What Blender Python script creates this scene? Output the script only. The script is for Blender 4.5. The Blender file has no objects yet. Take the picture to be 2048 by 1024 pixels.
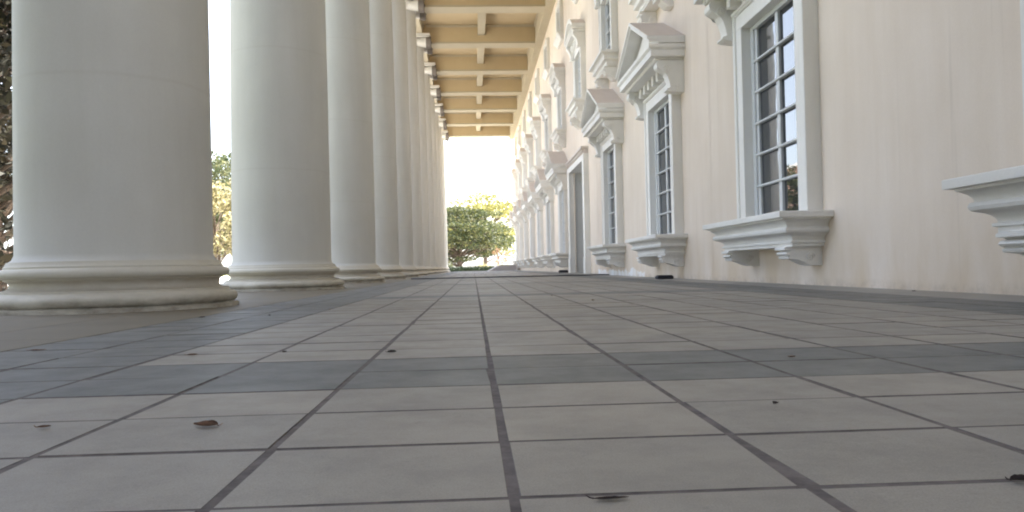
import bpy, bmesh, math, random
from mathutils import Vector, Matrix, noise
random.seed(7)
S = bpy.context.scene
R = math.radians
C = S.collection

# ------------------------------------------------------------------ camera
CAM_H = 0.274
yaw, pitch, roll = 0.0503, 0.0150, 0.0212
cam = bpy.data.cameras.new('camera'); co = bpy.data.objects.new('camera', cam); C.objects.link(co)
cam.sensor_width = 36; cam.lens = 36 * 1536 / 2048
cam.clip_start = 0.02; cam.clip_end = 3000
fw = Vector((math.sin(yaw) * math.cos(pitch), math.cos(yaw) * math.cos(pitch), math.sin(pitch)))
rt0 = Vector((math.cos(yaw), -math.sin(yaw), 0)); up0 = rt0.cross(fw)
rt = rt0 * math.cos(roll) - up0 * math.sin(roll); up = rt0 * math.sin(roll) + up0 * math.cos(roll)
M = Matrix((rt, up, -fw)).transposed().to_4x4(); M.translation = Vector((0, 0, CAM_H))
co.matrix_world = M
S.camera = co

# ------------------------------------------------------------------ light
SUN_EL, SUN_AZ = R(69), R(72)          # azimuth clockwise from +Y
w = bpy.data.worlds.new('World'); S.world = w; w.use_nodes = True
nt = w.node_tree
sky = nt.nodes.new('ShaderNodeTexSky'); sky.sky_type = 'NISHITA'; sky.sun_disc = False
sky.sun_elevation = SUN_EL; sky.sun_rotation = SUN_AZ; sky.air_density = 0.9; sky.dust_density = 2.0; sky.ozone_density = 0.6
hs = nt.nodes.new('ShaderNodeHueSaturation'); hs.inputs['Saturation'].default_value = .58
nt.links.new(sky.outputs[0], hs.inputs['Color']); nt.links.new(hs.outputs[0], nt.nodes['Background'].inputs[0])
nt.nodes['Background'].inputs[1].default_value = 0.15
sl = bpy.data.lights.new('sun', 'SUN'); sl.energy = 5.0; sl.angle = R(0.5); sl.color = (1, .95, .87)
so = bpy.data.objects.new('sun', sl); C.objects.link(so)
sd = Vector((math.sin(SUN_AZ) * math.cos(SUN_EL), math.cos(SUN_AZ) * math.cos(SUN_EL), math.sin(SUN_EL)))
so.rotation_euler = sd.to_track_quat('Z', 'Y').to_euler(); so.location = (30, 30, 60)
S.view_settings.view_transform = 'Standard'; S.view_settings.look = 'None'
S.view_settings.exposure = 2.74; S.view_settings.gamma = 1
S.cycles.filter_width = 2.0
S.cycles.max_bounces = 8; S.cycles.diffuse_bounces = 6

# ------------------------------------------------------------------ materials
def mat(name):
    m = bpy.data.materials.new(name); m.use_nodes = True
    n = m.node_tree.nodes; l = m.node_tree.links
    return m, n, l, n['Principled BSDF']

def mapped(n, l, scale, coord='Object', sc=(1, 1, 1)):
    tc = n.new('ShaderNodeTexCoord'); mp = n.new('ShaderNodeMapping')
    mp.inputs['Scale'].default_value = [a * scale for a in sc]
    l.new(tc.outputs[coord], mp.inputs[0]); return mp.outputs[0]

def noise_tex(n, l, vec, scale=1, detail=4, rough=.6):
    t = n.new('ShaderNodeTexNoise'); t.inputs['Scale'].default_value = scale
    t.inputs['Detail'].default_value = detail; t.inputs['Roughness'].default_value = rough
    l.new(vec, t.inputs['Vector']); return t.outputs['Fac']

def ramp(n, l, fac, stops):
    r = n.new('ShaderNodeValToRGB'); e = r.color_ramp.elements
    while len(e) < len(stops): e.new(.5)
    for el, (p, c) in zip(e, stops): el.position = p; el.color = (*c, 1) if len(c) == 3 else c
    l.new(fac, r.inputs[0]); return r.outputs[0]

def mix(n, l, fac, a, b, mode='MIX'):
    m = n.new('ShaderNodeMix'); m.data_type = 'RGBA'; m.blend_type = mode
    for sock, v in ((m.inputs[0], fac), (m.inputs[6], a), (m.inputs[7], b)):
        if hasattr(v, 'node'): l.new(v, sock)
        elif isinstance(v, (int, float)): sock.default_value = v
        else: sock.default_value = (*v, 1)
    return m.outputs[2]

def math_(n, l, op, a, b=None):
    m = n.new('ShaderNodeMath'); m.operation = op
    for i, v in enumerate((a, b)):
        if v is None: continue
        if hasattr(v, 'node'): l.new(v, m.inputs[i])
        else: m.inputs[i].default_value = v
    return m.outputs[0]

def bump(n, l, h, bsdf, strength=.2, dist=.01):
    b = n.new('ShaderNodeBump'); b.inputs['Strength'].default_value = strength; b.inputs['Distance'].default_value = dist
    l.new(h, b.inputs['Height']); l.new(b.outputs[0], bsdf.inputs['Normal'])

def plaster(name, col, col2, streak=.5, rough=.8, stain=None):
    m, n, l, p = mat(name)
    v1 = mapped(n, l, 1, sc=(1, 1, .12)); a = noise_tex(n, l, v1, 3.2, 5, .6)      # vertical weather streaks
    v2 = mapped(n, l, 1); b = noise_tex(n, l, v2, .8, 4, .6); c = noise_tex(n, l, v2, 55, 3, .7)
    base = mix(n, l, ramp(n, l, a, [(.3, (0, 0, 0)), (.72, (streak,) * 3)]), col, col2)
    base = mix(n, l, ramp(n, l, b, [(.35, (0, 0, 0)), (.75, (.45,) * 3)]), base, [x * .9 for x in col2])
    base = mix(n, l, .10, base, ramp(n, l, c, [(.3, [x * .75 for x in col]), (.7, [min(1, x * 1.15) for x in col])]))
    if stain: base = stain(n, l, base, v2)
    l.new(base, p.inputs['Base Color']); p.inputs['Roughness'].default_value = rough
    bump(n, l, mix(n, l, .3, c, b), p, .25, .004)
    return m

def wall_stain_shade(n, l, base, v):
    g = n.new('ShaderNodeNewGeometry'); s = n.new('ShaderNodeSeparateXYZ'); l.new(g.outputs['Position'], s.inputs[0])
    nz = noise_tex(n, l, v, 1.7, 6, .7)
    # lime bloom at the wall foot between the door and the second window
    h = math_(n, l, 'LESS_THAN', s.outputs['Z'], math_(n, l, 'MULTIPLY', math_(n, l, 'SUBTRACT', nz, .25), .55))
    y0 = math_(n, l, 'GREATER_THAN', s.outputs['Y'], 17.2); y1 = math_(n, l, 'LESS_THAN', s.outputs['Y'], 23.6)
    f = math_(n, l, 'MULTIPLY', h, math_(n, l, 'MULTIPLY', y0, y1))
    base = mix(n, l, f, base, (.92, .94, .97))
    # yellowish water marks low on the wall, with shade below the sills painted in
    lo = math_(n, l, 'SUBTRACT', .9, s.outputs['Z']); lo = math_(n, l, 'MULTIPLY', lo, .9)
    nn = noise_tex(n, l, mapped(n, l, 1, sc=(1, 1, .35)), 1.3, 5, .65)
    f2 = math_(n, l, 'MULTIPLY', lo, ramp(n, l, nn, [(.38, (0, 0, 0)), (.68, (.95,) * 3)]))
    f2n = n.new('ShaderNodeClamp'); l.new(f2, f2n.inputs[0])
    base = mix(n, l, f2n.outputs[0], base, (.60, .47, .31))
    # dirt splashed along the floor line and a few thin drips
    dz = ramp(n, l, s.outputs['Z'], [(0, (1, 1, 1)), (.02, (.8,) * 3), (.10, (0, 0, 0))])
    dn = noise_tex(n, l, v, 5, 6, .75)
    base = mix(n, l, math_(n, l, 'MULTIPLY', dz, ramp(n, l, dn, [(.42, (0, 0, 0)), (.7, (.7,) * 3)])), base, (.36, .29, .22))
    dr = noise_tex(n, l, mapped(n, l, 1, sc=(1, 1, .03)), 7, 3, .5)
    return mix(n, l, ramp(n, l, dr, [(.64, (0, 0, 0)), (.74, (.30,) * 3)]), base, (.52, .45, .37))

def column_marks(n, l, base, v):
    tc = n.new('ShaderNodeTexCoord'); s = n.new('ShaderNodeSeparateXYZ'); l.new(tc.outputs['Object'], s.inputs[0])
    wob = math_(n, l, 'MULTIPLY', noise_tex(n, l, v, 2, 2, .5), .04)
    z = math_(n, l, 'ADD', s.outputs['Z'], wob)
    md = math_(n, l, 'MODULO', z, 1.82)
    d = math_(n, l, 'ABSOLUTE', math_(n, l, 'SUBTRACT', md, .02))
    f = ramp(n, l, d, [(0, (.22,) * 3), (.022, (0, 0, 0))])
    base = mix(n, l, f, base, [.45, .42, .37])
    pn = noise_tex(n, l, v, .45, 3, .5)
    return mix(n, l, ramp(n, l, pn, [(.55, (0, 0, 0)), (.75, (.35,) * 3)]), base, (.60, .585, .54))

def base_marks(n, l, base, v):
    tc = n.new('ShaderNodeTexCoord'); s = n.new('ShaderNodeSeparateXYZ'); l.new(tc.outputs['Object'], s.inputs[0])
    nz = noise_tex(n, l, mapped(n, l, 1, sc=(1, 1, 2)), 2.6, 6, .7)
    n3 = noise_tex(n, l, mapped(n, l, 1, sc=(1, 1, 2)), 7, 5, .7)
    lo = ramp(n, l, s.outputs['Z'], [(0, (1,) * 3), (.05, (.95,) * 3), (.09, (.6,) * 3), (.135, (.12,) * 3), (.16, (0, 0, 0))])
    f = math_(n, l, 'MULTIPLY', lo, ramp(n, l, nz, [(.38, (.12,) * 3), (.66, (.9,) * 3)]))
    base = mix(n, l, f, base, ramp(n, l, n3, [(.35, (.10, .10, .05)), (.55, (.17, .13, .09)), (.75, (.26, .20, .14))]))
    gr = ramp(n, l, s.outputs['Z'], [(.145, (0, 0, 0)), (.165, (.35,) * 3), (.20, (.3,) * 3), (.235, (.55,) * 3), (.255, (0, 0, 0))])
    f = math_(n, l, 'MULTIPLY', gr, ramp(n, l, n3, [(.3, (.3,) * 3), (.6, (1, 1, 1))]))
    return mix(n, l, f, base, (.38, .31, .23))

MW = plaster('cream_plaster', (.81, .72, .63), (.71, .605, .495), .7, .85, wall_stain_shade)
MT = plaster('white_moulding', (.86, .85, .825), (.68, .655, .605), .5, .6)
MTt = plaster('weathered_top', (.72, .65, .60), (.58, .51, .46), .5, .8)
MC = plaster('column_render', (.61, .60, .57), (.51, .495, .455), .6, .72, column_marks)
MB = plaster('column_base_render', (.64, .61, .54), (.53, .49, .41), .6, .75, base_marks)
MCap = plaster('capital_render', (.74, .72, .68), (.52, .47, .42), .5, .8)
MCapD = plaster('capital_shade', (.20, .17, .15), (.10, .085, .075), .8, .85)
MCeil = plaster('ochre_ceiling', (.53, .42, .265), (.47, .37, .225), .3, .85)
MBeam = plaster('pale_ochre_beam', (.47, .41, .30), (.42, .36, .26), .3, .8)
MSash = plaster('painted_sash', (.66, .68, .69), (.56, .58, .60), .3, .45)
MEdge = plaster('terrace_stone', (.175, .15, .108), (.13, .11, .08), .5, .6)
MEdgeR = plaster('terrace_border', (.32, .305, .28), (.26, .245, .22), .5, .55)
MConc = plaster('ramp_concrete', (.42, .39, .39), (.34, .32, .32), .5, .8)

def tile_mat(name, c, var, rough=.52):
    m, n, l, p = mat(name)
    g = n.new('ShaderNodeNewGeometry'); v = mapped(n, l, 1)
    sp = noise_tex(n, l, v, 420, 2, .8); bl = noise_tex(n, l, v, 4.5, 6, .7); dk = noise_tex(n, l, v, 22, 4, .75)
    base = ramp(n, l, g.outputs['Random Per Island'], [(0, [x * (1 - var) for x in c]), (.5, c), (1, [x * (1 + var) for x in (c[0] * 1.03, c[1], c[2] * .95)])])
    base = mix(n, l, .5, base, ramp(n, l, sp, [(.35, [x * .7 for x in c]), (.65, [x * 1.25 for x in c])]))
    base = mix(n, l, ramp(n, l, bl, [(.45, (0, 0, 0)), (.78, (.5,) * 3)]), base, [x * .62 for x in c])
    gr = noise_tex(n, l, v, 150, 3, .85)
    base = mix(n, l, ramp(n, l, gr, [(.60, (0, 0, 0)), (.72, (.5,) * 3)]), base, [x * .5 for x in c])
    base = mix(n, l, ramp(n, l, gr, [(.28, (.4,) * 3), (.38, (0, 0, 0))]), base, [min(1, x * 1.5) for x in c])
    base = mix(n, l, ramp(n, l, dk, [(.62, (0, 0, 0)), (.74, (.45,) * 3)]), base, [x * .55 for x in c])
    l.new(base, p.inputs['Base Color'])
    l.new(ramp(n, l, bl, [(.3, (rough - .06,) * 3), (.7, (rough + .16,) * 3)]), p.inputs['Roughness'])
    bump(n, l, sp, p, .12, .0015); return m
MTile = tile_mat('beige_tile', (.285, .264, .232), .11)
MGrey = tile_mat('grey_tile', (.152, .154, .148), .035)
def simple(name, c, rough=.8, var=.3, scale=6):
    m, n, l, p = mat(name); v = mapped(n, l, 1); a = noise_tex(n, l, v, scale, 5, .7)
    l.new(ramp(n, l, a, [(.3, [x * (1 - var) for x in c]), (.7, [x * (1 + var) for x in c])]), p.inputs['Base Color'])
    p.inputs['Roughness'].default_value = rough; bump(n, l, a, p, .3, .01); return m
MGrout = simple('grout', (.12, .103, .098), .9, .5, 14)
MDark = simple('dark_strip', (.05, .05, .06), .7)
MBlack = simple('black_plastic', (.012, .012, .02), .5)
MLeafD = simple('dead_leaf', (.27, .165, .11), .7, .5, 60)
MLeafB = simple('dark_dead_leaf', (.045, .03, .03), .7, .5, 60)
MBark = simple('bark', (.11, .08, .06), .95, .5, 9)
MDoor = simple('door_paint', (.30, .32, .34), .5, .1)
MGround = simple('pale_paving', (.58, .555, .51), .9, .15, .4)
MRoof = simple('roof_grey', (.35, .34, .33), .9)
MSalmon = plaster('salmon_render', (.70, .42, .33), (.60, .36, .28), .4)

def grass():
    m, n, l, p = mat('grass'); v = mapped(n, l, 1)
    a = noise_tex(n, l, v, .35, 6, .7); b = noise_tex(n, l, v, 14, 4, .7)
    base = ramp(n, l, a, [(.3, (.10, .13, .03)), (.5, (.16, .18, .05)), (.68, (.40, .36, .20))])
    l.new(mix(n, l, .4, base, ramp(n, l, b, [(.3, (.05, .07, .02)), (.7, (.25, .24, .09))])), p.inputs['Base Color'])
    p.inputs['Roughness'].default_value = .95; bump(n, l, b, p, .5, .05); return m
MGrass = grass()

def glass():
    m, n, l, p = mat('window_glass'); v = mapped(n, l, 1)
    a = noise_tex(n, l, v, 3.5, 2, .5)
    p.inputs['Base Color'].default_value = (.022, .026, .032, 1); p.inputs['Roughness'].default_value = .015
    p.inputs['IOR'].default_value = 1.95
    bump(n, l, a, p, .02, .01); return m
MGlass = glass()

def leaf_mat(name, stops, trans=.45):
    m, n, l, p = mat(name)
    g = n.new('ShaderNodeNewGeometry'); v = mapped(n, l, .7)
    a = noise_tex(n, l, v, 1, 3, .6)
    k = math_(n, l, 'ADD', math_(n, l, 'MULTIPLY', g.outputs['Random Per Island'], .55), math_(n, l, 'MULTIPLY', a, .45))
    col = ramp(n, l, k, stops)
    l.new(col, p.inputs['Base Color']); p.inputs['Roughness'].default_value = .6
    t = n.new('ShaderNodeBsdfTranslucent'); l.new(col, t.inputs[0])
    mx = n.new('ShaderNodeMixShader'); mx.inputs[0].default_value = trans
    l.new(p.outputs[0], mx.inputs[1]); l.new(t.outputs[0], mx.inputs[2])
    l.new(mx.outputs[0], n['Material Output'].inputs[0]); return m
MLf1 = leaf_mat('green_leaves', [(.2, (.035, .05, .022)), (.5, (.075, .09, .038)), (.8, (.16, .16, .075))])
MLf2 = leaf_mat('yellow_leaves', [(.2, (.13, .115, .055)), (.5, (.31, .28, .14)), (.8, (.5, .45, .28))], .5)
MLf3 = leaf_mat('dark_needles', [(.2, (.014, .014, .008)), (.5, (.03, .028, .014)), (.8, (.07, .055, .03))], .2)
MLf4 = leaf_mat('cedar_leaves', [(.2, (.018, .028, .012)), (.5, (.045, .06, .02)), (.8, (.13, .125, .04))])
MLf7 = leaf_mat('pale_leaves', [(.2, (.12, .12, .03)), (.5, (.22, .21, .06)), (.8, (.34, .31, .11))])
MLf5 = leaf_mat('reddish_leaves', [(.2, (.10, .04, .025)), (.5, (.18, .09, .05)), (.8, (.26, .17, .08))])
MLf6 = leaf_mat('hedge_leaves', [(.2, (.008, .02, .006)), (.5, (.016, .034, .012)), (.8, (.03, .05, .018))], .2)

# ------------------------------------------------------------------ mesh helpers
def link(o, parent=None):
    C.objects.link(o)
    if parent: o.parent = parent
    return o
def obj(name, bm, mats, parent=None, smooth=False, loc=None):
    bmesh.ops.recalc_face_normals(bm, faces=bm.faces) if not smooth == 'leaf' else None
    me = bpy.data.meshes.new(name); bm.to_mesh(me); bm.free()
    for m in (mats if isinstance(mats, (list, tuple)) else [mats]): me.materials.append(m)
    if smooth is True:
        for p in me.polygons: p.use_smooth = True
    o = bpy.data.objects.new(name, me); link(o, parent)
    if loc: o.location = loc
    return o
def smooth_by_angle(o, ang=35):
    me = o.data
    for p in me.polygons: p.use_smooth = True
    me.set_sharp_from_angle(angle=R(ang))
def box(bm, x0, x1, y0, y1, z0, z1, mi=0, bev=0):
    vs = [bm.verts.new((x, y, z)) for x in (x0, x1) for y in (y0, y1) for z in (z0, z1)]
    fs = []
    for q in ((0, 1, 3, 2), (4, 6, 7, 5), (0, 4, 5, 1), (2, 3, 7, 6), (0, 2, 6, 4), (1, 5, 7, 3)):
        f = bm.faces.new([vs[i] for i in q]); f.material_index = mi; fs.append(f)
    if bev:
        es = list({e for f in fs for e in f.edges})
        bmesh.ops.bevel(bm, geom=es, offset=bev, segments=1, affect='EDGES')
def prism(bm, prof, axis, a0, a1, mi=0):
    """closed profile extruded along an axis; prof of (u,v): axis 'y' -> (x,z), axis 'x' -> (y,z)"""
    def P(u, v, a): return (u, a, v) if axis == 'y' else (a, u, v)
    A = [bm.verts.new(P(u, v, a0)) for u, v in prof]; B = [bm.verts.new(P(u, v, a1)) for u, v in prof]
    n = len(prof)
    for i in range(n):
        f = bm.faces.new((A[i], A[(i + 1) % n], B[(i + 1) % n], B[i])); f.material_index = mi
    bm.faces.new(A).material_index = mi; bm.faces.new(B[::-1]).material_index = mi
def lathe(bm, prof, cx=0, cy=0, seg=64, mi=0, cap=False):
    rings = []
    for r, z in prof:
        rings.append([bm.verts.new((cx + r * math.cos(2 * math.pi * k / seg), cy + r * math.sin(2 * math.pi * k / seg), z)) for k in range(seg)])
    for a, b in zip(rings, rings[1:]):
        for k in range(seg):
            bm.faces.new((a[k], a[(k + 1) % seg], b[(k + 1) % seg], b[k])).material_index = mi
    if cap: bm.faces.new(rings[0][::-1]); bm.faces.new(rings[-1])
XW = 3.858
def sweep3(bm, prof, hb, mi=0):
    """moulding returned on both ends: prof of (p,z), x=-p is towards the terrace (local x=0 is the wall face)"""
    rows = []
    for p, z in prof:
        rows.append([bm.verts.new(c) for c in ((.02, -hb - p, z), (-p, -hb - p, z), (-p, hb + p, z), (.02, hb + p, z))])
    for a, b in zip(rows, rows[1:]):
        for k in range(3): bm.faces.new((a[k], a[k + 1], b[k + 1], b[k])).material_index = mi
    bm.faces.new(rows[0]).material_index = mi; bm.faces.new(rows[-1][::-1]).material_index = mi
def tube(bm, pts, radii, seg=8):
    rings = []
    for i, (p, r) in enumerate(zip(pts, radii)):
        p = Vector(p); d = (Vector(pts[min(i + 1, len(pts) - 1)]) - Vector(pts[max(i - 1, 0)])).normalized()
        a = d.orthogonal().normalized(); b = d.cross(a)
        if rings:      # keep twist low
            pass
        rings.append([bm.verts.new(p + r * (a * math.cos(2 * math.pi * k / seg) + b * math.sin(2 * math.pi * k / seg))) for k in range(seg)])
    for A, B in zip(rings, rings[1:]):
        off = min(range(seg), key=lambda s: (A[0].co - B[s].co).length)
        for k in range(seg): bm.faces.new((A[k], A[(k + 1) % seg], B[(k + 1 + off) % seg], B[(k + off) % seg]))
    bm.faces.new(rings[0][::-1]); bm.faces.new(rings[-1])
def empty(name, loc=(0, 0, 0), rz=0):
    o = bpy.data.objects.new(name, None); C.objects.link(o); o.location = loc; o.rotation_euler = (0, 0, rz); o.empty_display_size = .3; return o
def tag(o, label, cat, group=None):
    o['label'] = label; o['category'] = cat
    if group: o['group'] = group
    return o
def struct(o): o['kind'] = 'structure'; return o
def dup_part(src, parent, loc):
    r = src.copy(); link(r, parent); r.location = loc
    for ch in src.children:
        c = ch.copy(); link(c, r)
    return r

# ------------------------------------------------------------------ terrace floor
TW, TL, TX0 = .3612, .2944, .0425
JOIN = 21.75
END = 69.4
def tiles(name, ya, yb, z0):
    bm = bmesh.new(); rnd = random.Random(3)
    r0, r1 = math.ceil((ya - 1.80) / TL - .01), math.floor((yb - 1.80) / TL + .01)
    g, ch = .0062, .0015
    for i in range(-5, 9):
        for j in range(r0, r1):
            xa, xb = TX0 + i * TW + g, TX0 + (i + 1) * TW - g
            y0, y1 = 1.80 + j * TL + g * .62, 1.80 + (j + 1) * TL - g * .62
            h = z0 + rnd.uniform(-.0008, .0008); tx, ty = rnd.uniform(-.002, .002), rnd.uniform(-.002, .002)
            band = i in (-5, -4, 7, 8) or (j % 19) in (0, 1)
            mi = 1 if band else 0
            def zz(x, y): return h + (x - xa - TW / 2) * tx + (y - y0 - TL / 2) * ty
            lo = [bm.verts.new((x, y, z0 - .003)) for x, y in ((xa, y0), (xb, y0), (xb, y1), (xa, y1))]
            jx, jy = rnd.uniform(-.0012, .0012), rnd.uniform(-.0010, .0010)
            q = [(x + jx + rnd.uniform(-.0007, .0007), y + jy + rnd.uniform(-.0007, .0007)) for x, y in ((xa + ch, y0 + ch), (xb - ch, y0 + ch), (xb - ch, y1 - ch), (xa + ch, y1 - ch))]
            if rnd.random() < .18:                     # a chipped corner
                k = rnd.randrange(4); cx_, cy_ = (xa + xb) / 2, (y0 + y1) / 2; d = rnd.uniform(.02, .045)
                q[k] = (q[k][0] + (cx_ - q[k][0]) * d, q[k][1] + (cy_ - q[k][1]) * d * .5)
            hi = [bm.verts.new((x, y, zz(x, y))) for x, y in q]
            bm.faces.new(hi).material_index = mi
            for k in range(4): bm.faces.new((lo[k], lo[(k + 1) % 4], hi[(k + 1) % 4], hi[k])).material_index = 2
    x0, x1 = TX0 - 5 * TW - .01, TX0 + 9 * TW + .01
    vs = [bm.verts.new(v) for v in ((x0, ya, z0 - .0013), (x1, ya, z0 - .0013), (x1, yb, z0 - .0013), (x0, yb, z0 - .0013))]
    bm.faces.new(vs).material_index = 2
    return struct(obj(name, bm, [MTile, MGrey, MGrout]))
tiles('floor', -7.6, JOIN, 0)
tiles('raised_floor', JOIN, END, .026)
bm = bmesh.new(); box(bm, TX0 - 5 * TW, XW, JOIN - .05, JOIN - .002, -.02, .030, 0, .004)
struct(obj('threshold', bm, MDark))
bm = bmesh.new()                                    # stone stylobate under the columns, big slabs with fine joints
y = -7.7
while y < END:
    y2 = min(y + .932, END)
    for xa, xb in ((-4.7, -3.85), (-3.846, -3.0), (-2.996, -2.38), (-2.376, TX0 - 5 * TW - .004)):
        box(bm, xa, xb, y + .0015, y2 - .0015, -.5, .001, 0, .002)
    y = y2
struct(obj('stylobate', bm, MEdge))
bm = bmesh.new(); y = -7.7
xa = TX0 + 9 * TW + .004
while y < END:
    y2 = min(y + .93, END)
    zt = .001 if y < JOIN - .5 else .027
    box(bm, xa, XW + .05, y + .003, y2 - .003, -.1, zt, 0, .003); y = y2
struct(obj('border', bm, MEdgeR))

# ------------------------------------------------------------------ building
bay = 5.594
B = empty('building', (0, 0, 0))
tag(B, 'cream colonnaded building with round white columns, pedimented windows and an ochre coffered portico ceiling', 'building')
GC = [9.4 + bay * j for j in range(-2, 11)]          # bay centres along the wall
DOOR = (25.12, 29.45, 25.47, 29.02, 3.80)            # outer near, outer far, inner near, inner far, inner top
YN, YF = -8, 69.9
HW, HI = 1.13, .85                                   # ground window surround: half width outside / inside
UW, UI = .96, .68
TWd, TI = .78, .54
holes = []
ground_bays = [c for j, c in enumerate(GC) if j != 5]
for c in ground_bays: holes.append((c - HW + .03, c + HW - .03, .70, 3.70))
holes.append((DOOR[0] + .05, DOOR[1] - .05, -.6, 3.95))
for c in GC: holes.append((c - UW + .03, c + UW - .03, 5.80, 7.80)); holes.append((c - TWd + .03, c + TWd - .03, 9.75, 11.25))
ys = sorted({YN, YF} | {v for h in holes for v in h[:2]} | {v for j in range(0, 11) for v in (9.4 + bay * (j + .5) - .006, 9.4 + bay * (j + .5) + .006) if YN < v < YF})
zs = sorted({-.6, 13.2} | {v for h in holes for v in h[2:]})
grooves = [9.4 + bay * (j + .5) for j in range(0, 11)]
bm = bmesh.new(); cache = {}
def V(y, z):
    k = (round(y, 4), round(z, 4))
    if k not in cache: cache[k] = bm.verts.new((XW, y, z))
    return cache[k]
for a, b in zip(ys, ys[1:]):
    cy = (a + b) / 2
    if any(abs(cy - g) < .006 for g in grooves) : continue
    for c, d in zip(zs, zs[1:]):
        cz = (c + d) / 2
        if any(h[0] < cy < h[1] and h[2] < cz < h[3] for h in holes): continue
        bm.faces.new((V(a, c), V(b, c), V(b, d), V(a, d)))
for g in grooves: box(bm, XW + .012, XW + .05, g - .05, g + .05, -.6, 13.2)
box(bm, 5.3, 19, YN, YF, -.6, 15.5)                 # body of the building behind the front wall
box(bm, XW + .001, 5.299, YF - .3, YF - .001, -.6, 15.2); box(bm, XW + .001, 5.299, YN + .001, YN + .3, -.6, 15.2)
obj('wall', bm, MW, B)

def S_console(bm, y0, y1, prof, mi=0):
    prism(bm, [(-p, z) for p, z in prof], 'y', y0, y1, mi)
def disc(bm, x, y, z, r, d, seg=14):
    """low round boss on a face whose normal is along y"""
    a = [bm.verts.new((x + r * math.cos(2 * math.pi * k / seg), y, z + r * math.sin(2 * math.pi * k / seg))) for k in range(seg)]
    b = [bm.verts.new((x + r * .8 * math.cos(2 * math.pi * k / seg), y + d, z + r * .8 * math.sin(2 * math.pi * k / seg))) for k in range(seg)]
    for k in range(seg): bm.faces.new((a[k], a[(k + 1) % seg], b[(k + 1) % seg], b[k]))
    bm.faces.new(b)
def spiral(bm, x, y, z, r, side, w=.012, turns=1.9, d=.012):
    n = 30; prev = None
    for i in range(n + 1):
        t = i / n; a = t * turns * 2 * math.pi; rr = r * (1 - .85 * t)
        c, s = math.cos(a), math.sin(a)
        q = [bm.verts.new((x + (rr + k * w) * c, y + side * dd, z + (rr + k * w) * s)) for k, dd in ((-1, -.003), (-.4, d), (.4, d), (1, -.003))]
        if prev:
            for k in range(3): bm.faces.new((prev[k], prev[k + 1], q[k + 1], q[k]))
        prev = q
def surround(bm, ho, hi, z0, z1, top, proj=.178, back=.10):
    """stone architrave: jambs and lintel, each with a raised outer fillet"""
    st = (ho - hi) * .30
    for s in (-1, 1):
        ya, yb = sorted((s * hi, s * (ho - st))); box(bm, -proj + .022, back, ya, yb, z0, z1, 0, .006)
        ya, yb = sorted((s * (ho - st - .001), s * ho)); box(bm, -proj, .02, ya, yb, z0, top, 0, .008)
    box(bm, -proj + .022, back, -(ho - st) + .001, (ho - st) - .001, z1 + .001, top - st, 0, .006)
    box(bm, -proj, .02, -(ho - st) + .001, (ho - st) - .001, top - st + .001, top, 0, .008)
def sash(bm, hi, z0, z1, rows, fr=.10, bar=.021, xg=.05):
    for s in (-1, 1):
        ya, yb = sorted((s * hi, s * (hi - fr))); box(bm, -.03, .10, ya, yb, z0, z1, 0, .005)
        ya, yb = sorted((s * (hi - fr - .004), s * (hi - fr - .075))); box(bm, -.005, .10, ya, yb, z0 + .02, z1 - .02, 0, .005)
    box(bm, -.029, .10, -hi + fr, hi - fr, z0, z0 + .05, 0, .004); box(bm, -.029, .10, -hi + fr, hi - fr, z1 - .06, z1, 0, .004)
    box(bm, -.008, .10, -.045, .045, z0 + .051, z1 - .061, 0, .004)
    for k in range(1, rows):
        z = z0 + .05 + (z1 - z0 - .11) * k / rows
        box(bm, -.033, .03, -hi + fr - .02, hi - fr + .02, z - bar, z + bar * .4, 0, .006)
def pane(bm, hi, z0, z1, x):
    # the two casements are set a touch off plane, as old windows are
    for s, t in ((-1, .0048), (1, .0050)):
        a, b = sorted((s * .02, s * hi))
        vs = [bm.verts.new(v) for v in ((x, a, z0), (x + t, b, z0), (x + t, b, z1), (x, a, z1))]
        bm.faces.new(vs)

SILL = [(0, .44), (.36, .44), (.36, .475), (.385, .48), (.385, .50), (.36, .505), (.365, .53), (.385, .555), (.415, .572), (.445, .58), (.475, .595), (.485, .62), (.475, .645), (.455, .65), (.46, .675), (.48, .70), (.51, .722), (.535, .73), (.535, .748), (.59, .75), (.592, .758), (.592, .812), (.586, .818), (0, .826)]
CORB = [(-.03, .439), (.40, .439), (.425, .425), (.425, .405), (.37, .398), (.35, .39), (.395, .38), (.41, .36), (.39, .342), (.36, .338), (.385, .325), (.375, .305), (.33, .30), (.27, .295), (.20, .262), (.13, .232), (.06, .225), (-.03, .225)]
CONS = [(-.03, 3.947), (.46, 3.947), (.49, 3.89), (.485, 3.83), (.455, 3.80), (.405, 3.775), (.345, 3.74), (.30, 3.66), (.27, 3.57), (.255, 3.49), (.255, 3.455), (.31, 3.44), (.315, 3.415), (.26, 3.39), (.12, 3.375), (-.03, 3.37)]
def corbel_obj(prof, ya, yb, parent, sp):
    bm = bmesh.new(); S_console(bm, ya, yb, prof)
    for s, yy in ((-1, ya), (1, yb)):
        for x, z, r in sp: spiral(bm, x, yy, z, r, s)
    return obj('corbel', bm, MT, parent)
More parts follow.
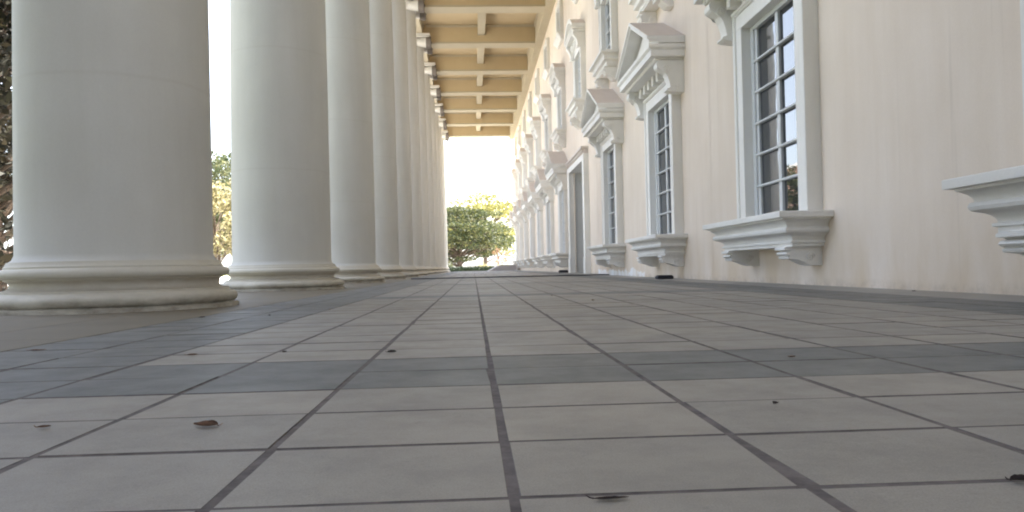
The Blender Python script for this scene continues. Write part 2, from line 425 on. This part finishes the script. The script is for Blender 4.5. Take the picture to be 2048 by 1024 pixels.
def ground_window():
    bm = bmesh.new(); surround(bm, HW, HI, .827, 3.47, 3.76)
    W = obj('window', bm, MT, B)
    bm = bmesh.new(); sash(bm, HI - .003, .829, 3.468, 6); obj('sash', bm, MSash, W)
    bm = bmesh.new(); pane(bm, HI - .06, .83, 3.46, .022); obj('pane', bm, MGlass, W)
    bm = bmesh.new(); sweep3(bm, SILL, .785); box(bm, -.02, .12, -HI, HI, .70, .8265); o = obj('sill', bm, MT, W); smooth_by_angle(o, 28)
    corbel_obj(CORB, -1.08, -.80, W, [(-.13, .325, .05)]); corbel_obj(CORB, .80, 1.08, W, [(-.13, .325, .05)])
    # pediment: frieze, dentils, cornice, tympanum, raking cornices
    bm = bmesh.new()
    box(bm, -.13, .02, -HW + .002, HW - .002, 3.762, 3.948)
    box(bm, -.20, -.131, -HW + .01, HW - .01, 3.70, 3.745, 0, .01)
    for k in range(6):
        yy = -.92 + k * .368; box(bm, -.30, -.1305, yy - .065, yy + .065, 3.765, 3.947, 0, .008)
    sweep3(bm, [(0, 3.950), (.50, 3.950), (.52, 3.975), (.52, 4.000), (.615, 4.005), (.615, 4.120), (.625, 4.125), (.655, 4.160), (.658, 4.220), (0, 4.230)], .85)
    hw, zb, za = 1.51, 4.222, 4.930
    prism(bm, [(-1.36, 4.240), (1.36, 4.240), (0, 4.820)], 'x', -.40, .02)           # tympanum
    obj('pediment', bm, MT, W)
    bm = bmesh.new()
    L = math.hypot(hw, za - zb); ux, uz = hw / L, (za - zb) / L
    for s in (-1, 1):
        def pr(t0, t1, x0, x1, mi):
            q = []
            for y0, z0 in ((-hw, zb), (0, za)): q.append((y0, z0))
            a = [(s * -1 * -hw if False else s * hw, zb + t0), (0, za + t0 * 1.0), (0, za + t1), (s * hw, zb + t1)]
            prism(bm, a, 'x', x0, x1, mi)
        pr(.012, .07, -.656, .02, 0); pr(.072, .135, -.69, .02, 0)
    for f in bm.faces:
        f.normal_update()
    o = obj('raking_cornice', bm, [MT, MTt], W)
    for p in o.data.polygons:
        if p.normal.z > .5 and p.center.z > 4.230: p.material_index = 1
    for s in (-1, 1):
        bm = bmesh.new(); a, b = sorted((s * (HW + .004), s * (HW + .25))); S_console(bm, a, b, CONS)
        for sd, yy in ((-1, a), (1, b)):
            spiral(bm, -.32, yy, 3.78, .085, sd, .014); spiral(bm, -.14, yy, 3.46, .045, sd, .01)
        bb = bmesh.new(); bb.free()
        o = obj('bracket', bm, MT, W)
    return W
def U(prof, dz, sx=1.0): return [(p * sx, z + dz) for p, z in prof]
def upper_window():
    zs0, zt, ztop = 5.86, 7.58, 7.82
    bm = bmesh.new(); surround(bm, UW, UI, zs0 + .005, zt, ztop)
    W = obj('upper_window', bm, MT, B)
    bm = bmesh.new(); sash(bm, UI - .003, zs0 + .007, zt - .002, 4, .08); obj('sash', bm, MSash, W)
    bm = bmesh.new(); pane(bm, UI - .05, zs0 + .01, zt - .01, .06); obj('pane', bm, MGlass, W)
    bm = bmesh.new(); sweep3(bm, U(SILL, 5.03, .8), .56); o = obj('sill', bm, MT, W); smooth_by_angle(o, 28)
    for s in (-1, 1):
        a, b = sorted((s * .50, s * .80)); corbel_obj([(p * .85, z + 5.03 - (.439 - z) * .6) for p, z in CORB], a, b, W, [(-.11, 5.28, .06)])
    bm = bmesh.new()                                   # segmental hood on a carved frieze
    n = 14; hw = 1.04
    def arc(h, rise, z): return [(-h + 2 * h * i / n, z + rise * (1 - (2 * i / n - 1) ** 2)) for i in range(n + 1)]
    box(bm, -.22, .02, -UW, UW, ztop + .002, 8.06)
    rnd = random.Random(5)
    for k in range(26):
        yy, z, r = rnd.uniform(-.75, .75), rnd.uniform(7.88, 8.02), rnd.uniform(.04, .085)
        bmesh.ops.create_icosphere(bm, subdivisions=1, radius=r, matrix=Matrix.Translation((-.225, yy, z)))
    box(bm, -.42, .02, -hw + .03, hw - .03, 8.062, 8.13, 0, .01); box(bm, -.46, .02, -hw, hw, 8.132, 8.20, 0, .01)
    a = arc(hw - .06, .36, 8.201); prism(bm, a, 'x', -.30, .02)
    o = obj('hood', bm, MT, W)
    bm = bmesh.new()
    a0, a1 = arc(hw, .37, 8.203), arc(hw, .39, 8.32)
    prism(bm, a0 + a1[::-1], 'x', -.46, .02); o = obj('hood_moulding', bm, [MT, MTt], W)
    for p in o.data.polygons:
        if p.normal.z > .6: p.material_index = 1
    for s in (-1, 1):
        bm = bmesh.new(); a, b = sorted((s * (UW - .20), s * (UW + .02)))
        S_console(bm, a, b, [(.17, 8.06), (.40, 8.06), (.41, 7.98), (.36, 7.90), (.30, 7.82), (.27, 7.70), (.26, 7.62), (.29, 7.60), (.27, 7.56), (.17, 7.55)])
        for sd, yy in ((-1, a), (1, b)): spiral(bm, -.28, yy, 7.96, .07, sd, .012)
        obj('bracket', bm, MT, W)
    return W
def attic_window():
    bm = bmesh.new(); surround(bm, TWd, TI, 9.83, 11.05, 11.28, .15)
    W = obj('attic_window', bm, MT, B)
    bm = bmesh.new(); sash(bm, TI - .003, 9.832, 11.048, 2, .07); obj('sash', bm, MSash, W)
    bm = bmesh.new(); pane(bm, TI - .05, 9.84, 11.04, .06); obj('pane', bm, MGlass, W)
    bm = bmesh.new(); sweep3(bm, [(0, 9.55), (.10, 9.55), (.13, 9.62), (.16, 9.66), (.22, 9.72), (.24, 9.76), (.26, 9.765), (.26, 9.823), (0, 9.828)], .62); obj('sill', bm, MT, W)
    return W
gw = ground_window(); gw.location = (XW, ground_bays[0], 0)
uw = upper_window(); uw.location = (XW, GC[0], 0)
aw = attic_window(); aw.location = (XW, GC[0], 0)
for c in ground_bays[1:]: dup_part(gw, B, (XW, c, 0))
for c in GC[1:]: dup_part(uw, B, (XW, c, 0)); dup_part(aw, B, (XW, c, 0))

# door: wide plain portal with a moulded head
bm = bmesh.new()
o0, o1, i0, i1, zt = DOOR
box(bm, 3.68, 5.2, o0, i0, .56, zt + .20, 0, .01); box(bm, 3.68, 5.2, i1, o1, .56, zt + .20, 0, .01)
box(bm, 3.66, 5.2, o0 - .03, i0 + .004, -.05, .559, 0, .01); box(bm, 3.66, 5.2, i1 - .004, o1 + .03, -.05, .559, 0, .01)
box(bm, 3.682, 5.2, i0 + .001, i1 - .001, zt, zt + .199, 0, .01)
D = obj('door', bm, MT, B)
bm = bmesh.new(); box(bm, 3.70, 3.9, o0 + .02, o1 - .02, zt + .202, zt + .34, 0, .01)
k = o0 + .08
while k < o1 - .15: box(bm, 3.64, 3.699, k, k + .10, zt + .23, zt + .33, 0, .005); k += .2
box(bm, 3.60, 3.9, o0 - .02, o1 + .02, zt + .342, zt + .44, 0, .02); obj('cornice', bm, MTt, D)
bm = bmesh.new()
for a, b in ((i0 + .005, (i0 + i1) / 2 - .004), ((i0 + i1) / 2 + .004, i1 - .005)):
    box(bm, 4.36, 4.44, a, b, .03, zt - .005, 0, .004)
    for za, zb in ((.25, 1.1), (1.3, 2.4), (2.6, 3.5)): box(bm, 4.34, 4.359, a + .2, b - .2, za, zb, 0, .006)
obj('door_leaf', bm, MDoor, D)
bm = bmesh.new(); tube(bm, [(4.30, (i0 + i1) / 2 - .12, .95), (4.28, (i0 + i1) / 2 - .12, 1.05), (4.28, (i0 + i1) / 2 - .12, 1.3), (4.30, (i0 + i1) / 2 - .12, 1.4)], [.015] * 4); obj('handle', bm, MBlack, D)

# columns
CX, CY0 = -3.0, 6.664
def column():
    zc = 11.86
    prof = [(.80, .385), (.785, .395), (.765, .41), (.748, .45)]
    for i in range(1, 25):
        t = i / 24; prof.append((.748 - .125 * t ** 1.6, .45 + (zc - .45) * t))
    prof += [(.65, zc + .005), (.66, zc + .03), (.65, zc + .055), (.63, zc + .06)]
    bm = bmesh.new(); lathe(bm, prof, seg=96)
    Cn = obj('column', bm, MC, B, smooth=True); smooth_by_angle(Cn, 40)
    p = [(0.2, -.02), (.955, -.02), (.955, .028), (.915, .030), (.912, .040)]
    for k in range(9):
        a = -math.pi / 2 + math.pi * k / 8; p.append((.900 + .046 * math.cos(a), .085 + .045 * math.sin(a)))
    p += [(.885, .134), (.872, .146)]
    for k in range(7):
        a = math.pi / 2 * k / 6; p.append((.872 - .085 * math.sin(a), .146 + .018 + .032 * (1 - math.cos(a))))
    p += [(.785, .215), (.795, .232), (.815, .244), (.825, .248), (.825, .256)]
    for k in range(9):
        a = -math.pi / 2 + math.pi * k / 8; p.append((.838 + .04 * math.cos(a), .296 + .038 * math.sin(a)))
    p += [(.825, .338), (.825, .352), (.815, .36), (.806, .375), (.802, .39), (.77, .392)]
    bm = bmesh.new(); lathe(bm, p, seg=128)
    for v in bm.verts:       # hand-run render is never quite round
        k = 1 + .004 * noise.noise((v.co.x * 2, v.co.y * 2, v.co.z * 6)) + .002 * noise.noise((v.co.x * 9, v.co.y * 9, v.co.z * 20))
        v.co.x *= k; v.co.y *= k
    b = obj('base', bm, MB, Cn, smooth=True); smooth_by_angle(b, 40)
    # Ionic capital: echinus, two bolsters lying across the portico, abacus
    bm = bmesh.new()
    e = [(.63, zc + .06), (.68, zc + .10), (.78, zc + .16), (.84, zc + .22), (.84, zc + .28), (.5, zc + .29)]
    lathe(bm, e, seg=48)
    for k in range(24):      # egg and dart
        a = 2 * math.pi * k / 24
        bmesh.ops.create_icosphere(bm, subdivisions=1, radius=.07, matrix=Matrix.Translation((.79 * math.cos(a), .79 * math.sin(a), zc + .19)) @ Matrix.Diagonal((.6, .6, 1.1, 1)))
    for s in (-1, 1):
        seg = 20; rings = []
        for x, r in ((-1.02, .02), (-1.02, .30), (-.98, .31), (-.9, .29), (-.6, .22), (-.3, .17), (-.22, .19), (.22, .19), (.3, .17), (.6, .22), (.78, .26), (.80, .02)):
            rings.append([bm.verts.new((x, s * .52 + r * math.cos(2 * math.pi * k / seg), zc + .13 + r * math.sin(2 * math.pi * k / seg))) for k in range(seg)])
        for A, Bq in zip(rings, rings[1:]):
            for k in range(seg): bm.faces.new((A[k], A[(k + 1) % seg], Bq[(k + 1) % seg], Bq[k]))
    box(bm, -.95, .95, -.90, .90, zc + .36, zc + .43, 0, .01); box(bm, -1.0, 1.0, -.96, .96, zc + .432, zc + .52, 0, .02)
    c = obj('capital', bm, MCap, Cn); smooth_by_angle(c, 45)
    # volute discs that face the wall, dark colour painted in for their shade
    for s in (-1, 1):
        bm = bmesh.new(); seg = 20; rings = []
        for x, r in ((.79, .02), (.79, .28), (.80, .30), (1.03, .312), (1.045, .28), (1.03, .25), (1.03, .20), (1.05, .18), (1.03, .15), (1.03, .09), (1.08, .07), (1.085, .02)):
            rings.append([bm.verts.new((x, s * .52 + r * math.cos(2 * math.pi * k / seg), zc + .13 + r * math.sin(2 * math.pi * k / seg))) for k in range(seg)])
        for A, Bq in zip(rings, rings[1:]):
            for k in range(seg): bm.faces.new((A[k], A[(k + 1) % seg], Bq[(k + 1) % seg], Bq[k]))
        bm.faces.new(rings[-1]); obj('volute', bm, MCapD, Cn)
    return Cn
c0 = column(); c0.location = (CX, CY0, .001)
for n in range(-2, 12):
    if n != 0:
        d = dup_part(c0, B, (CX, CY0 + bay * n, .001)); d.rotation_euler = (0, 0, math.pi if n % 2 and False else 0)

# entablature and coffered ceiling
ZA, ZB, ZP = 12.385, 11.96, 12.93
bm = bmesh.new()
box(bm, -3.62, -2.38, YN, YF, ZA, 13.1, 0, .02); box(bm, -3.66, -3.621, YN - .05, YF + .05, ZA + .35, 13.1)
box(bm, -4.1, -3.661, YN - .05, YF + .05, 13.101, 13.35, 0, .02); box(bm, -4.7, 4.6, YN - .4, YF + .4, 13.352, 13.75, 0, .03)
obj('entablature', bm, MBeam, B)
bm = bmesh.new(); box(bm, -3.62, XW + .3, YN, YF, ZP, ZP + .15); obj('ceiling', bm, MCeil, B)
bm = bmesh.new(); bl = .43
box(bm, 3.46, XW - .001, YN, YF, ZB + .004, ZP - .001, 0, .015)
box(bm, 3.40, 3.459, YN, YF, ZP - .14, ZP - .001, 0, .02)
obj('wall_beam', bm, MBeam, B)
bm = bmesh.new(); box(bm, -2.379, -2.30, YN, YF, ZP - .14, ZP - .001, 0, .02); obj('ceiling_moulding', bm, MBeam, B)
def cross_beam():
    bm = bmesh.new()
    box(bm, -2.378, 3.459, -bl, bl, ZB + .05, ZP - .001, 1, 0)
    box(bm, -2.377, 3.458, -bl - .012, bl + .012, ZB, ZB + .10, 0, .012)
    for s in (-1, 1): a, b = sorted((s * (bl + .001), s * (bl + .07))); box(bm, -2.2, 3.39, a, b, ZP - .12, ZP - .002, 0, .02)
    return obj('cross_beam', bm, [MBeam, MCeil], B)
xb = cross_beam(); xb.location = (0, CY0 - 2 * bay, 0)
bm = bmesh.new(); box(bm, .46, .84, bl + .003, bay - bl - .003, ZB + .42, ZP - .002, 0, .012)
mb = obj('coffer_rib', bm, MBeam, B); mb.location = (0, CY0 - 2 * bay, 0)
for n in range(-1, 12):
    c = xb.copy(); link(c, B); c.location = (0, CY0 + bay * n, 0)
    if n < 11: c = mb.copy(); link(c, B); c.location = (0, CY0 + bay * n, 0)

# ------------------------------------------------------------------ ground and far things
GZ = -.5
bm = bmesh.new()
vs = [bm.verts.new(v) for v in ((-1500, -1500, GZ), (1500, -1500, GZ), (1500, 1500, GZ), (-1500, 1500, GZ))]; bm.faces.new(vs)
struct(obj('ground', bm, MGrass))
bm = bmesh.new()
vs = [bm.verts.new(v) for v in ((-60, 14, GZ + .004), (-4.6, 14, GZ + .004), (-4.6, 75, GZ + .004), (-60, 75, GZ + .004))]; bm.faces.new(vs)
struct(obj('plaza', bm, MGround))
bm = bmesh.new()
vs = [bm.verts.new(v) for v in ((-60, 78, GZ + .004), (90, 78, GZ + .004), (90, 420, GZ + .004), (-60, 420, GZ + .004))]; bm.faces.new(vs)
vs = [bm.verts.new(v) for v in ((2, -60, GZ + .008), (40, -60, GZ + .008), (40, -8.2, GZ + .008), (2, -8.2, GZ + .008))]; bm.faces.new(vs)  # paving behind the viewpoint, out of view, added to bounce light in
struct(obj('path', bm, MGround))

def leaf_cloud(bm, c, rad, n, size, rnd, flat=1.0, shell=.35):
    for _ in range(n):
        while True:
            v = Vector((rnd.uniform(-1, 1), rnd.uniform(-1, 1), rnd.uniform(-1, 1)))
            if shell < v.length <= 1: break
        p = Vector(c) + Vector((v.x * rad[0], v.y * rad[1], v.z * rad[2]))
        s = size * rnd.uniform(.6, 1.4)
        a = Vector((rnd.gauss(0, 1), rnd.gauss(0, 1), rnd.gauss(0, 1) * flat)).normalized(); b = a.orthogonal().normalized()
        b = (b * math.cos(rnd.uniform(0, 6.3)) + a.cross(b) * math.sin(rnd.uniform(0, 6.3))).normalized()
        q = [p - a * s, p - b * s * .45, p + a * s, p + b * s * .45]
        bm.faces.new([bm.verts.new(x) for x in q])
def broad_tree(seed, h, crown_r, crown_z0, trunk_r, leaf, nclump, nleaf, size, flat=.7, name='tree'):
    rnd = random.Random(seed)
    tb, cb = bmesh.new(), bmesh.new()
    top = Vector((rnd.uniform(-.4, .4), rnd.uniform(-.4, .4), h * .82))
    pts = [Vector((0, 0, -.1)).lerp(top, t) + Vector((rnd.uniform(-.12, .12), rnd.uniform(-.12, .12), 0)) * (t > 0) for t in (0, .08, .25, .45, .65, .85, 1)]
    tube(tb, pts, [trunk_r * k for k in (1.5, 1.05, .9, .75, .5, .3, .1)], 10)
    cz = (crown_z0 + h) / 2; ch = (h - crown_z0) / 2
    for _ in range(nclump):
        while True:
            v = Vector((rnd.uniform(-1, 1), rnd.uniform(-1, 1), rnd.uniform(-1, 1)))
            if .35 < v.length < 1: break
        c = Vector((v.x * crown_r, v.y * crown_r, cz + v.z * ch))
        t = max(.12, min(.95, (c.z - .8) / (h * .9) * .8)); s = Vector((0, 0, 0)).lerp(top, t)
        m = s.lerp(c, .5) + Vector((0, 0, .25 + rnd.uniform(-.2, .3)))
        tube(tb, [s, m, c], [trunk_r * .32 * (1.1 - t), trunk_r * .18, .012], 6)
        r = crown_r * rnd.uniform(.18, .36)
        leaf_cloud(cb, c, (r, r, r * flat), nleaf, size, rnd, 1, .2)
    T = empty(name); obj('trunk', tb, MBark, T); obj('crown', cb, leaf, T, smooth='leaf'); return T
def copy_thing(t, loc, rz, sc):
    r = t.copy(); link(r); r.location = loc; r.rotation_euler = (0, 0, rz); r.scale = (sc, sc, sc)
    for ch in t.children: c = ch.copy(); link(c, r)
    return r
def layered_tree(seed, h, rad, leaf, trunk_r, layers=9):
    rnd = random.Random(seed); tb, cb = bmesh.new(), bmesh.new()
    pts = [(0, 0, -.1), (.05, 0, .4), (.1, .05, 1.6), (-.05, .1, 3.4), (.1, 0, h * .7), (0, 0, h * .95)]
    tube(tb, pts, [trunk_r * k for k in (1.5, 1.05, .9, .7, .4, .1)], 10)
    for k in range(layers):
        t = k / (layers - 1); z = 1.7 + (h - 1.9) * t
        rr = rad * (1.0 - .75 * t ** 1.7) * (.75 + .25 * min(1, t * 4))
        nb = int(9 - 4 * t)
        for b in range(nb):
            a = 2 * math.pi * (b + rnd.random()) / nb; L = rr * rnd.uniform(.65, 1.1)
            e = Vector((L * math.cos(a), L * math.sin(a), z + .35 + rnd.uniform(-.3, .3)))
            s = Vector((0, 0, max(.9, z - .5))); m = s.lerp(e, .55) + Vector((0, 0, .15))
            tube(tb, [s, m, e], [.10 * (1.2 - t), .055, .012], 6)
            for q in (.45, .72, 1.0):
                c = s.lerp(e, q) + Vector((rnd.uniform(-.3, .3), rnd.uniform(-.3, .3), .15)); w_ = L * .26 * (1.15 - .3 * q)
                leaf_cloud(cb, c, (w_, w_, .16 + .05 * w_), int(85 * (1.2 - .4 * t)), .16, rnd, .25, .05)
    T = empty('layered_tree'); obj('trunk', tb, MBark, T); obj('crown', cb, leaf, T, smooth='leaf'); return T

# tree with spreading layers at the end of the terrace
T = broad_tree(11, 8.2, 6.8, 1.2, .34, MLf4, 110, 190, .16, .22, 'layered_tree'); T.location = (-1.6, 92, GZ); T.rotation_euler = (0, 0, .6)
tag(T, 'broad green tree with flat layered branches beyond the far end of the terrace', 'tree')
T = broad_tree(23, 11.6, 7.5, 2.2, .3, MLf7, 110, 130, .2, .35, 'layered_tree'); T.location = (1.6, 108, GZ)
tag(T, 'taller pale yellow-green tree behind the broad layered tree at the far end', 'tree')
T = broad_tree(31, 3.0, 1.3, 1.0, .05, MLf5, 12, 45, .08, .8, 'small_tree'); T.location = (2.9, 84, GZ)
tag(T, 'small reddish leaved tree beside the end of the long cream wall', 'tree')
# hedge at the far end, shrubs behind it
bm = bmesh.new(); rnd = random.Random(4)
for k in range(26):
    leaf_cloud(bm, (-3.2 + k * .235, 72 + rnd.uniform(-.05, .05), -.02 + rnd.uniform(-.03, .03)), (.3, .45, .42), 230, .055, rnd, 1, .5)
    leaf_cloud(bm, (-3.2 + k * .235, 71.8, .05), (.3, .5, .44), 420, .06, rnd, 1, 0)
H = obj('hedge', bm, MLf6, smooth='leaf'); tag(H, 'low clipped dark green hedge closing the far end of the terrace', 'hedge')
for k, (x, y, r, lf, lab) in enumerate(((-3.0, 79, 1.0, MLf1, 'rounded green shrub left of the layered tree trunk, behind the low hedge'), (.9, 80, 1.0, MLf2, 'yellow-green shrub right of the layered tree trunk, behind the low hedge'), (2.9, 79, .8, MLf2, 'smaller yellow-green shrub close to the grey ramp at the far end'))):
    bm = bmesh.new(); tb = bmesh.new(); rn = random.Random(40 + k)
    for q in range(9):
        c = (rn.uniform(-.8, .8) * r, rn.uniform(-.6, .6) * r, r * rn.uniform(.5, 1.25)); leaf_cloud(bm, c, (r * .45,) * 3, 110, .07, rn, 1, .3)
        tube(tb, [(0, 0, -.05), (c[0] * .4, c[1] * .4, c[2] * .5), c], [.03, .02, .006], 5)
    P = empty('shrub', (x, y, GZ)); obj('foliage', bm, lf, P, smooth='leaf'); obj('stem', tb, MBark, P); tag(P, lab, 'shrub', 'shrubs behind the hedge')
bm = bmesh.new(); prism(bm, [(1.15, .0), (XW - .3, .0), (XW - .45, .50), (2.2, .50)], 'y', 62.5, 68.5)
tag(obj('ramp', bm, MConc), 'low grey concrete ramp at the far foot of the long wall', 'ramp')

# trees beyond the columns
pt = broad_tree(51, 5.0, 2.3, 1.7, .09, MLf2, 34, 150, .11, .8, 'leafy_tree')
pt.location = (-11.6, 35.6, GZ); tag(pt, 'yellow leaved young tree with a thin trunk in the gap after the nearest column', 'tree', 'trees beyond the columns')
g1 = broad_tree(52, 9.5, 3.6, 2.6, .22, MLf1, 46, 170, .15, .6, 'green_tree')
g1.location = (-19.0, 57, GZ); tag(g1, 'taller darker green tree rising behind the yellow leaved young tree', 'tree', 'trees beyond the columns')
dk = broad_tree(53, 14, 4.4, 1.0, .42, MLf3, 90, 190, .17, .7, 'dark_tree')
dk.location = (-13.5, 20.6, GZ); tag(dk, 'tall dark brownish tree left of the nearest column at the photo edge', 'tree', 'trees beyond the columns')
for i, (x, y, s, r, src) in enumerate(((-17, 47, .9, 1.2, g1), (-24, 72, .8, 2.5, g1), (-18, 61, .9, .7, g1), (-28, 98, .9, 3.3, g1))):
    t = copy_thing(src, (x, y, GZ), r, s)
    tag(t, 'leafy tree hidden behind the columns and mirrored in the window panes', 'tree', 'trees beyond the columns')
for i, (x, y, s_, r) in enumerate(((-20.5, 34, 1.0, 4.0), (-9.2, 1.5, .9, 1.0), (-9.6, -6, 1.0, 2.6), (-10.5, -14, .95, 4.4), (-17, -8, 1.1, .4), (-16, 2, 1.0, 5.2), (-5.5, -13.5, 1.0, 2.0), (-1.5, -17, 1.0, 3.7))):
    t = copy_thing(dk, (x, y, GZ), r, s_)
    if y > 20: tag(t, 'second dark tree in the strip left of the nearest column, behind the tall dark one', 'tree', 'trees beyond the columns'); continue
    tag(t, 'dark dense tree beside or behind the viewpoint, outside the picture, added to shade the near columns', 'tree', 'trees beyond the columns')  # unseen trees, added as occluders for the near columns
# salmon house seen mirrored in the nearest full window
Hs = empty('house', (-62, 150, GZ)); bm = bmesh.new(); box(bm, -9, 9, -7, 7, 0, 19); obj('wall', bm, MSalmon, Hs)
bm = bmesh.new(); prism(bm, [(-9.6, 19.001), (9.6, 19.001), (0, 23)], 'y', -7.5, 7.5); obj('roof', bm, MRoof, Hs)
for fl in range(5):
    for k in range(4):
        bm = bmesh.new(); box(bm, 9.001, 9.06, -5.6 + k * 3.2, -4.2 + k * 3.2, 1.6 + fl * 3.5, 3.4 + fl * 3.5, 0, .02); obj('window', bm, MGlass, Hs)
tag(Hs, 'distant salmon pink house beyond the trees, mirrored in the window glass', 'house')

# ------------------------------------------------------------------ small things on the floor
def dead_leaf(x, y, L, Wd, rz, curl, m, label, seed, z=0.001):
    rnd = random.Random(seed); bm = bmesh.new(); n = 9; rows = []
    for i in range(n):
        t = i / (n - 1); wd = Wd * (math.sin(math.pi * min(1, t * .97 + .02)) ** .7) * (1 - .25 * t) + .0006
        row = []
        for k in range(-2, 3):
            u = k / 2
            zz = curl * wd * (u * u) * .8 + curl * L * .35 * (t - .45) ** 2 + rnd.uniform(0, .12) * Wd * abs(u) + .002
            row.append(bm.verts.new(((t - .5) * L, u * wd, zz)))
        rows.append(row)
    for a, b in zip(rows, rows[1:]):
        for k in range(4): bm.faces.new((a[k], a[k + 1], b[k + 1], b[k]))
    r = bmesh.ops.solidify(bm, geom=bm.faces[:], thickness=.0008)
    tube(bm, [(-.5 * L, 0, .003), (-.62 * L, .03 * L, .004), (-.72 * L, .02 * L, .007)], [.0012, .0009, .0007], 5)
    o = obj('dead_leaf', bm, m, None, True, (x, y, z)); o.rotation_euler = (0, 0, rz); tag(o, label, 'leaf', 'dead leaves on the tiles'); return o
dead_leaf(-.483, 1.40, .044, .013, 3.05, .75, MLeafD, 'largest brown curled dead leaf, on a beige tile at lower left', 1)
dead_leaf(-.782, 1.435, .022, .006, .3, .6, MLeafD, 'small brown dead leaf left of the largest curled leaf', 2)
dead_leaf(-.947, 2.63, .036, .010, .1, .5, MLeafD, 'flat reddish dead leaf beyond the grey cross band on the left', 3)
dead_leaf(-.646, 2.65, .020, .007, 1.2, .8, MLeafB, 'dark dead leaf on a joint just beyond the grey cross band', 4)
dead_leaf(.573, 1.448, .012, .006, .5, .8, MLeafB, 'tiny dark crumb of leaf alone on a beige tile at right', 5)
dead_leaf(.899, 2.143, .020, .007, .2, .7, MLeafD, 'small reddish dead leaf on the grey cross band at right', 6)
dead_leaf(.155, .893, .042, .006, .04, .15, MLeafB, 'thin dark strip of leaf in the joint at the bottom centre', 7, .0005)
dead_leaf(.662, .905, .034, .010, .1, .5, MLeafB, 'dark dead leaf at the lower right edge of the photo', 8)
dead_leaf(-1.631, 2.956, .06, .010, .1, .35, MLeafD, 'long reddish dead leaf where the grey band meets the column paving', 9)
dead_leaf(-1.70, 4.9, .04, .011, .8, .6, MLeafB, 'dark dead leaf on the far part of the left grey band', 10)
dead_leaf(-1.30, 4.95, .04, .010, 2.0, .6, MLeafB, 'dark dead leaf on the grey band in front of the second column', 11)
for k, (x, y, lab) in enumerate(((-.275, 2.555, 'dark crumb of leaf stuck in the long joint left of centre'), (.72, 7.1, 'dark crumb of leaf on the second joint right of centre, far up the floor'), (3.70, 6.3, 'dark crumb of leaf at the foot of the blank wall on the right'), (.93, 6.0, 'pale crumb of leaf on a tile right of the second joint'), (-1.02, 5.5, 'reddish crumb of leaf beside the left grey band'))):
    dead_leaf(x, y, .03, .012, k * 1.3, .7, (MLeafB, MLeafB, MLeafB, MLeafD, MLeafD)[k], lab, 60 + k)
def low_box(x, y, lx, ly, h, label):  # plain low black box of unidentified use
    bm = bmesh.new(); box(bm, -lx / 2, lx / 2, -ly / 2, ly / 2, .004, h * .8, 0, .012)
    box(bm, -lx / 2 + .02, lx / 2 - .02, -ly / 2 + .02, ly / 2 - .02, h * .8 - .004, h, 0, .008)
    o = obj('black_box', bm, MBlack, None, False, (x, y, 0)); tag(o, label, 'floor lamp', 'black boxes along the wall'); return o  # plain black box, not known to be a lamp
low_box(3.52, 14.05, .30, .22, .075, 'low black box on the floor at the foot of the wall below the second window')
o = low_box(3.50, 29.9, .36, .25, .11, 'low black box on the floor just past the doorway'); o.location.z = .026
